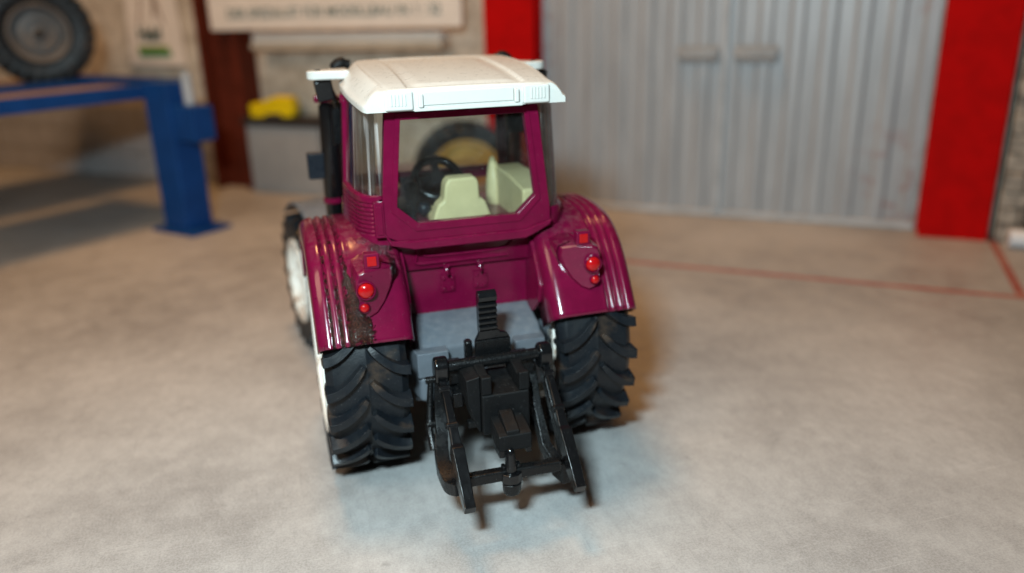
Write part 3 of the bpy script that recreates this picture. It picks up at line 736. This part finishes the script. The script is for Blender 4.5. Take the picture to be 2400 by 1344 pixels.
# ------------------------------------------------------------------ roof
TW = [(-2.12, 2.25), (-2.0, 2.31), (-1.6, 2.37), (-.6, 2.46), (.4, 2.50), (1.4, 2.46), (2.2, 2.36), (2.8, 2.18), (3.2, 1.95), (3.45, 1.6)]
TT = [(-2.12, 9.37), (-1.6, 9.47), (-.6, 9.60), (.4, 9.69), (1.4, 9.75), (2.2, 9.77), (2.8, 9.74), (3.2, 9.64), (3.45, 9.48)]
TB = [(-2.12, 8.90), (-1.0, 9.0), (.4, 9.12), (2.0, 9.16), (3.45, 9.18)]
rings = []
ys = [-2.12, -2.09, -2.05]+[-2.0+.10*k for k in range(54)]+[3.42, 3.45]
ys = [y for y in sorted(set(round(y, 3) for y in ys)) if y <= 3.45]
for y in ys:
    w_, t_, b_ = smooth_tab(TW, y), smooth_tab(TT, y), smooth_tab(TB, y)
    edge = (.035 if y < -2.10 else .012 if y < -2.06 else 0)
    half = [(w_, b_), (w_, b_+.10), (w_-.02, b_+.14), (w_-.07, b_+.165)]
    z0 = b_+.165
    for k in range(1, 9):
        f_ = k/8; q_ = sst(y, -2.12, -1.6); half.append((w_-.07-(.30+.10*q_)*f_, z0+(t_-.03-z0)*((1-q_)*math.sin(f_*math.pi/2)**.9+q_*(.5*f_+.5*math.sin(f_*math.pi/2)))))
    x_in = min(1.42, w_-.56); xs = [x_in+(w_-.52-x_in)*(1-k/10) for k in range(10)]+[x_in-.25*k/7 for k in range(7)]+[(x_in-.25)*(1-k/10) for k in range(11)]
    for x in xs:
        z = t_-.03*(1-sst(w_-x, .4, .6)) - .035*(x/2)**2
        # raised frame lines: longitudinal shoulders and cross line near the front
        z -= .055*sst(1.36-x, 0, .07)*sst(y, -1.98, -1.90)*(1-sst(y, 2.45, 2.55))
        z += .030*sst(1.18-x, 0, .07)*sst(y, -1.80, -1.72)*(1-sst(y, 1.45, 1.55))
        z += .022*math.exp(-((y-1.75)/.06)**2)*(1 if x < 1.3 else 0)
        half.append((x, z-edge*1.2))
    row = [Vector((x, y, z)) for x, z in half]+[Vector((-x, y, z)) for x, z in half[-2::-1]]
    rings.append(row)
nmin = min(len(r) for r in rings)
# equal counts: resample rows to the same number of vertices
def resamp(row, n):
    if len(row) == n: return row
    mid = len(row)//2; h = (n-1)//2; out = []
    L = row[:mid+1]; fixed = 12
    head = L[:fixed]; tail = L[fixed:]; m_ = h+1-fixed; new = []
    for k in range(m_):
        q = k*(len(tail)-1)/(m_-1); i = min(int(q), len(tail)-2); new.append(tail[i].lerp(tail[i+1], q-i))
    L = head+new
    return L+[Vector((-p.x, p.y, p.z)) for p in L[-2::-1]]
nmin = max(len(r) for r in rings); rings = [resamp(r, nmin) for r in rings]
mb = MB().rings(rings, closed=True, caps=True)
roof = mb.build('roof', M['white'], tr, ang=42)
for s_ in (-1, 1):
    mb = MB().box(min(s_*1.24, s_*1.86), max(s_*1.24, s_*1.86), -2.19, -2.08, 8.915, 9.33); mb.build('vent_block', M['white'], roof, bevel=.05, seg=3)
    for k in range(5):
        x = s_*(1.42+.075*k); MB().box(x-.018, x+.018, -2.215, -2.185, 9.02, 9.27).build('vent_rib', M['white'], roof, bevel=.012)
    x = s_*1.08; MB().box(x-.055, x+.055, -2.21, -2.11, 8.96, 9.26).build('roof_bar', M['white'], roof, bevel=.03, seg=3)
MB().box(-1.02, 1.02, -2.155, -2.11, 9.0, 9.29).build('centre_panel', M['white'], roof, bevel=.03)
MB().box(-1.23, 1.23, -2.165, -2.11, 8.88, 8.965).build('lower_lip', M['white'], roof, bevel=.02)
for s_ in (-1, 1):   # mirror brackets: rounded ears
    eL = 2.95 if s_ < 0 else 2.66
    pl = [(s_*2.2, 1.1), (s_*eL, 1.15)]+[(s_*(eL+.28*math.sin(a)), 1.43-.28*math.cos(a)) for a in [R(20*k) for k in range(1, 9)]]+[(s_*(eL-.05), 1.72), (s_*2.2, 2.1)]
    MB().prism(pl, 'z', 9.38, 9.60).build('roof_ear', M['white'], roof, bevel=.05, seg=3)
    MB().tube([(s_*eL, 1.43, 9.5), (s_*eL, 1.43, 9.62)], .07, 14).build('ear_pin', M['blackg'], roof)
    q = MB().bar([(s_*2.86, 1.5, 9.37), (s_*2.78, 1.6, 8.85)], .44, .22, (1, 0, 0)).build('work_lamp', M['blackg'], roof, bevel=.05)
    # mirror: arm and head
    q = MB().prism([(s_*2.68, 7.60), (s_*2.20, 7.60), (s_*2.12, 7.95), (s_*2.14, 8.75), (s_*2.64, 8.75)], 'y', 2.2, 2.45).build('mirror', M['blackg'], tr, bevel=.07, seg=3)
    MB().tube(catmull([(s_*2.9, 1.6, 9.2), (s_*2.62, 2.0, 9.05), (s_*2.5, 2.2, 8.6)], 4), .07, 10).build('mirror_arm', M['blackg'], q)
    MB().tube(catmull([(s_*2.0, 2.9, 9.62), (s_*2.25, 2.9, 9.66), (s_*2.45, 2.9, 9.5)], 4), [.12]*3+[.16]*5+[.12], 12).build('front_lamp_arm', M['blackm'], roof)
# exhaust stack and intake on the left, exhaust on the right
for s_ in (-1, 1):
    ex = MB().tube([(s_*2.75, 3.6, 3.6), (s_*2.70, 3.6, 5.9), (s_*2.68, 3.6, 6.0), (s_*2.60, 3.6, 8.5), (s_*2.58, 3.6, 8.6)], [.24, .24, .29, .29, .2], 20).build('exhaust_stack', M['blackg'], tr)
    MB().tube([(s_*2.72, 3.6, 5.80), (s_*2.72, 3.6, 5.95)], .28, 20).build('stack_clamp', M['purple'], ex)
    MB().bar([(s_*2.2, 3.3, 8.72), (s_*3.0, 3.4, 8.72)], .2, .2, (0, 1, 0)).build('stack_bracket', M['purple'], ex, bevel=.06)
MB().box(-3.34, -2.80, 3.45, 3.75, 6.50, 7.25).build('marker_board', M['dash'], tr, bevel=.05)
MB().prism([(2.9, 3.4), (4.6, 3.4), (4.6, 4.6), (2.9, 5.4)], 'x', -2.7, -1.4).build('fuel_tank', M['blackg'], tr, bevel=.12)
MB().prism([(2.9, 3.4), (4.6, 3.4), (4.6, 4.6), (2.9, 5.4)], 'x', 1.4, 2.7).build('fuel_tank', M['blackg'], tr, bevel=.12)

# ------------------------------------------------------------------ rear hitch
hk = MB().box(-.33, .50, -3.22, -3.02, 3.2, 3.72); hk.prism([(-.33, 3.72), (.50, 3.72), (.42, 3.84), (.30, 3.86), (-.16, 3.86), (-.26, 3.80)], 'y', -3.22, -3.02)
hitch = MB().box(-.34, .50, -3.16, -3.02, 3.15, 3.78).build('hitch_plate', M['black'], tr, bevel=.035, seg=3)
MB().prism([(-.34, 3.785), (.50, 3.785), (.40, 3.92), (.27, 3.95), (.22, 4.02), (-.24, 4.02), (-.26, 3.93)], 'y', -3.14, -3.03).build('plate_shoulder', M['blackg'], hitch, bevel=.03, seg=3)
# ribbed grip lever
ps = []; z = 4.0
prof = [(-3.10, 3.98)]
for k in range(5):
    z = 4.02+k*.135; prof += [(-3.12, z), (-3.20, z+.03), (-3.20, z+.09), (-3.12, z+.12)]
prof += [(-3.13, 4.70), (-3.21, 4.74), (-3.22, 4.84), (-3.16, 4.93), (-3.05, 4.96), (-2.96, 4.92), (-2.93, 4.8), (-2.96, 3.98)]
MB().prism(prof, 'x', -.235, .19).build('ribbed_grip', M['blackg'], hitch, bevel=.035, seg=3)
MB().box(-.53, -.35, -2.95, -2.7, 2.9, 3.72).build('rear_lug', M['black'], hitch, bevel=.07, seg=3)
# cross shaft with rounded heads
MB().tube([(-1.15, -3.38, 3.38), (1.15, -3.38, 3.38)], .135, 20).build('cross_shaft', M['black'], hitch)
for s_ in (-1, 1):
    mb = MB().prism([(-3.38+.235*math.cos(a)*1.0, 3.40+.235*math.sin(a)) for a in [R(20*k) for k in range(0, 10)]]+[(-3.60, 3.2), (-3.55, 3.06), (-3.38, 3.0), (-3.2, 3.06), (-3.15, 3.2)], 'x', s_*1.06, s_*1.38)
    mb.build('shaft_head', M['blackg'], hitch, bevel=.07, seg=4, ang=50)
    MB().box(min(s_*.62, s_*1.02), max(s_*.62, s_*1.02), -3.3, -2.6, 2.86, 3.22).build('shaft_bracket', M['black'], hitch, bevel=.03)
# central coupling block
blk = MB().prism([(-.50, 1.95), (.60, 1.95), (.60, 2.92), (-.50, 2.92)], 'y', -4.22, -3.0).build('coupling_block', M['blackm'], hitch, bevel=.05, seg=3)
mb = MB().prism([(-.82, 3.30), (-.505, 3.36), (-.505, 1.97), (-.56, 2.0), (-.80, 2.75)], 'y', -4.12, -3.1); mb.build('block_cheek', M['blackm'], hitch, bevel=.04)
for (a, b) in ((-.50, -.26), (.36, .60)):
    MB().prism([(-4.22, 2.925), (-4.22, 3.36), (-4.06, 3.36), (-4.04, 3.27), (-3.35, 3.42), (-3.1, 3.42), (-3.1, 2.925)], 'x', a, b).build('guide_rail', M['blackm'], blk, bevel=.04, seg=3)
MB().prism([(-4.18, 2.925), (-3.4, 3.0), (-3.1, 3.05), (-3.1, 2.925)], 'x', -.25, .35).build('guide_tray', M['blackm'], blk, bevel=.01)
# hook jaw below
MB().prism([(-4.23, 2.42), (-4.90, 2.30), (-4.95, 2.26), (-4.95, 1.90), (-4.7, 1.84), (-4.23, 2.0)], 'x', -.34, .40).build('hook_jaw', M['blackm'], hitch, bevel=.035, seg=3)
MB().prism([(-4.23, 2.5), (-4.30, 2.58), (-4.42, 2.56), (-4.92, 2.36), (-4.92, 2.25), (-4.23, 2.38)], 'x', -.16, .14).build('jaw_ridge', M['blackm'], hitch, bevel=.03, seg=3)
MB().box(-.34, -.20, -4.94, -4.45, 1.74, 1.95).build('jaw_foot', M['black'], hitch, bevel=.03); MB().box(.28, .40, -4.94, -4.45, 1.78, 1.95).build('jaw_foot', M['black'], hitch, bevel=.03)
# lift arms
for s_ in (-1, 1):
    X = s_*1.22
    mb = MB().bar([(X, -3.42, 3.12), (X, -3.9, 2.84), (X, -4.5, 2.28), (X, -4.66, 2.10)], [.15, .17, .20, .22], [.14, .16, .18, .2])
    for (yy, zz) in ((-3.72, 2.97), (-4.38, 2.40)): mb.tube([(X-.14, yy, zz+.03), (X+.12, yy, zz+.03)], .085, 12)
    mb.bar([(X, -4.60, 2.10), (X+.0, -4.72, 2.0), (X, -5.35, 1.42), (X, -5.60, 1.22), (X, -5.74, 1.15)], [.22, .27, .25, .24, .24], [.2, .42, .38, .26, .22])
    mb.build('lift_arm', M['blackg'], hitch, bevel=.055, seg=4)
    # lower links: bent flat beam outside, then in to the cross bar
    if s_ < 0:
        mb = MB().bar(catmull([(-1.20, -3.15, 2.95), (-1.28, -3.3, 2.3), (-1.32, -3.6, 1.72)], 4), .26, .22, (1, 0, 0))
        mb.bar(catmull([(-1.34, -3.55, 1.80), (-1.42, -4.05, 1.36), (-1.36, -4.6, 1.12), (-1.22, -4.98, 1.2)], 4), [.30]*5+[.34]*4+[.3]*4, [.22, .24, .26, .28, .3, .32, .32, .32, .31, .3, .28, .27, .26], (1, 0, 0))
        mb.tube([(-1.40, -3.05, 2.98), (-1.48, -3.2, 2.45), (-1.56, -3.4, 1.85), (-1.55, -3.7, 1.5)], [.07, .08, .09, .09], 10); mb.tube([(-1.52, -3.06, 2.95), (-1.30, -3.06, 2.95)], .09, 12)
        mb.tube([(-1.62, -3.35, 1.98), (-1.36, -3.35, 1.98)], .10, 12)
    else:
        mb = MB().bar([(1.02, -3.0, 2.9), (.98, -3.5, 2.1), (1.0, -4.05, 1.35), (1.14, -4.55, 1.0), (1.22, -4.9, 1.05)], [.2, .2, .24, .26, .24], [.26, .28, .34, .42, .5])
        mb.bar([(1.18, -3.5, 2.9), (1.2, -4.3, 2.0), (1.2, -4.75, 1.3)], .13, .3)
    mb.build('lower_link', M['black'], hitch, bevel=.035, seg=3)
# cross bar with ball pin
MB().bar([(-1.14, -4.92, 1.36), (1.05, -4.92, 1.34)], .24, .26, (0, 1, 0)).build('cross_bar', M['black'], hitch, bevel=.05, seg=3)
MB().box(-1.1, 1.0, -4.87, -4.77, 1.16, 1.24).build('bar_flange', M['black'], hitch, bevel=.02)
mb = MB().tube([(-.10, -4.95, 1.36), (-.10, -4.95, 1.52), (-.10, -4.95, 1.60), (-.10, -4.95, 1.80), (-.10, -4.95, 1.92), (-.10, -4.95, 1.965), (-.10, -4.95, 1.985)], [.15, .14, .125, .105, .085, .055, .01], 20)
pin = mb.build('hitch_pin', M['blackg'], hitch, ang=60)
MB().prism([(-.10+.24*math.cos(a), -5.0+.20*math.sin(a)) for a in [R(45*k+22) for k in range(8)]], 'z', 1.18, 1.42).build('pin_seat', M['blackg'], pin, bevel=.03, seg=3)
mb = MB().rings([[(-.10+w_*math.cos(a), -5.02+w_*.8*math.sin(a), z_) for a in [R(30*k) for k in range(12)]] for (w_, z_) in ((.22, 1.17), (.21, 1.0), (.18, .90), (.10, .86))])
mb.build('pin_foot', M['black'], pin, bevel=.02)
for dx in (-.27, .07): MB().box(dx-.02, dx+.06, -4.98, -4.82, 1.40, 1.56).build('pin_ear', M['black'], pin, bevel=.025)
MB().bar([(-.62, -3.2, 1.75), (.5, -3.2, 1.7)], .2, .16, (0, 1, 0)).build('lower_crosspiece', M['black'], hitch, bevel=.03)
MB().box(-1.0, -.78, -3.6, -2.5, 2.42, 2.78).build('side_bracket', M['black'], hitch, bevel=.03)

# ------------------------------------------------------------------ loose wheels in the background
def bigwheel(name, Rl, hw, rr, rimmat, loc, rot, label, nl=26, cat='toy vehicle'):
    e_ = empty(name, (loc[0], loc[1], loc[2]-Rl))
    h = MB().tube([(-hw*.5, 0, 0), (hw*1.0, 0, 0)], rr*.13, 16).build('wheel', M['gap'], e_)
    h.location = (0, 0, Rl*S); h.rotation_euler = rot
    tyre_mb(Rl, hw, rr, nl, .17, .2, .24).build('tyre', M['tyre'], h, bevel=.03, seg=1)
    rim_mb(rr, hw, .8, 1).build('rim', rimmat, h)
    MB().box(-2.2, -hw, -.5, .5, -.5, .5).build('axle', M['gap'], h, bevel=.05)
    tag(e_, label, cat); return e_
# wheel standing on the lift deck: its face is turned to the camera
bigwheel('lifted_vehicle', 2.95, 1.3, 1.6, M['metaldark'], (-16.5, 36, 10.36), (0, 0, R(-75)), 'vehicle on the blue lift, only its black wheel with grey rim in view')
bigwheel('background_wheel', 2.75, .95, 1.85, M['yrim'], (5.6, 22.3, 2.75), (0, 0, R(-98)), 'black wheel with yellow rim standing behind the tractor, seen through the cab windows')  # only the wheel and an axle stub are built here
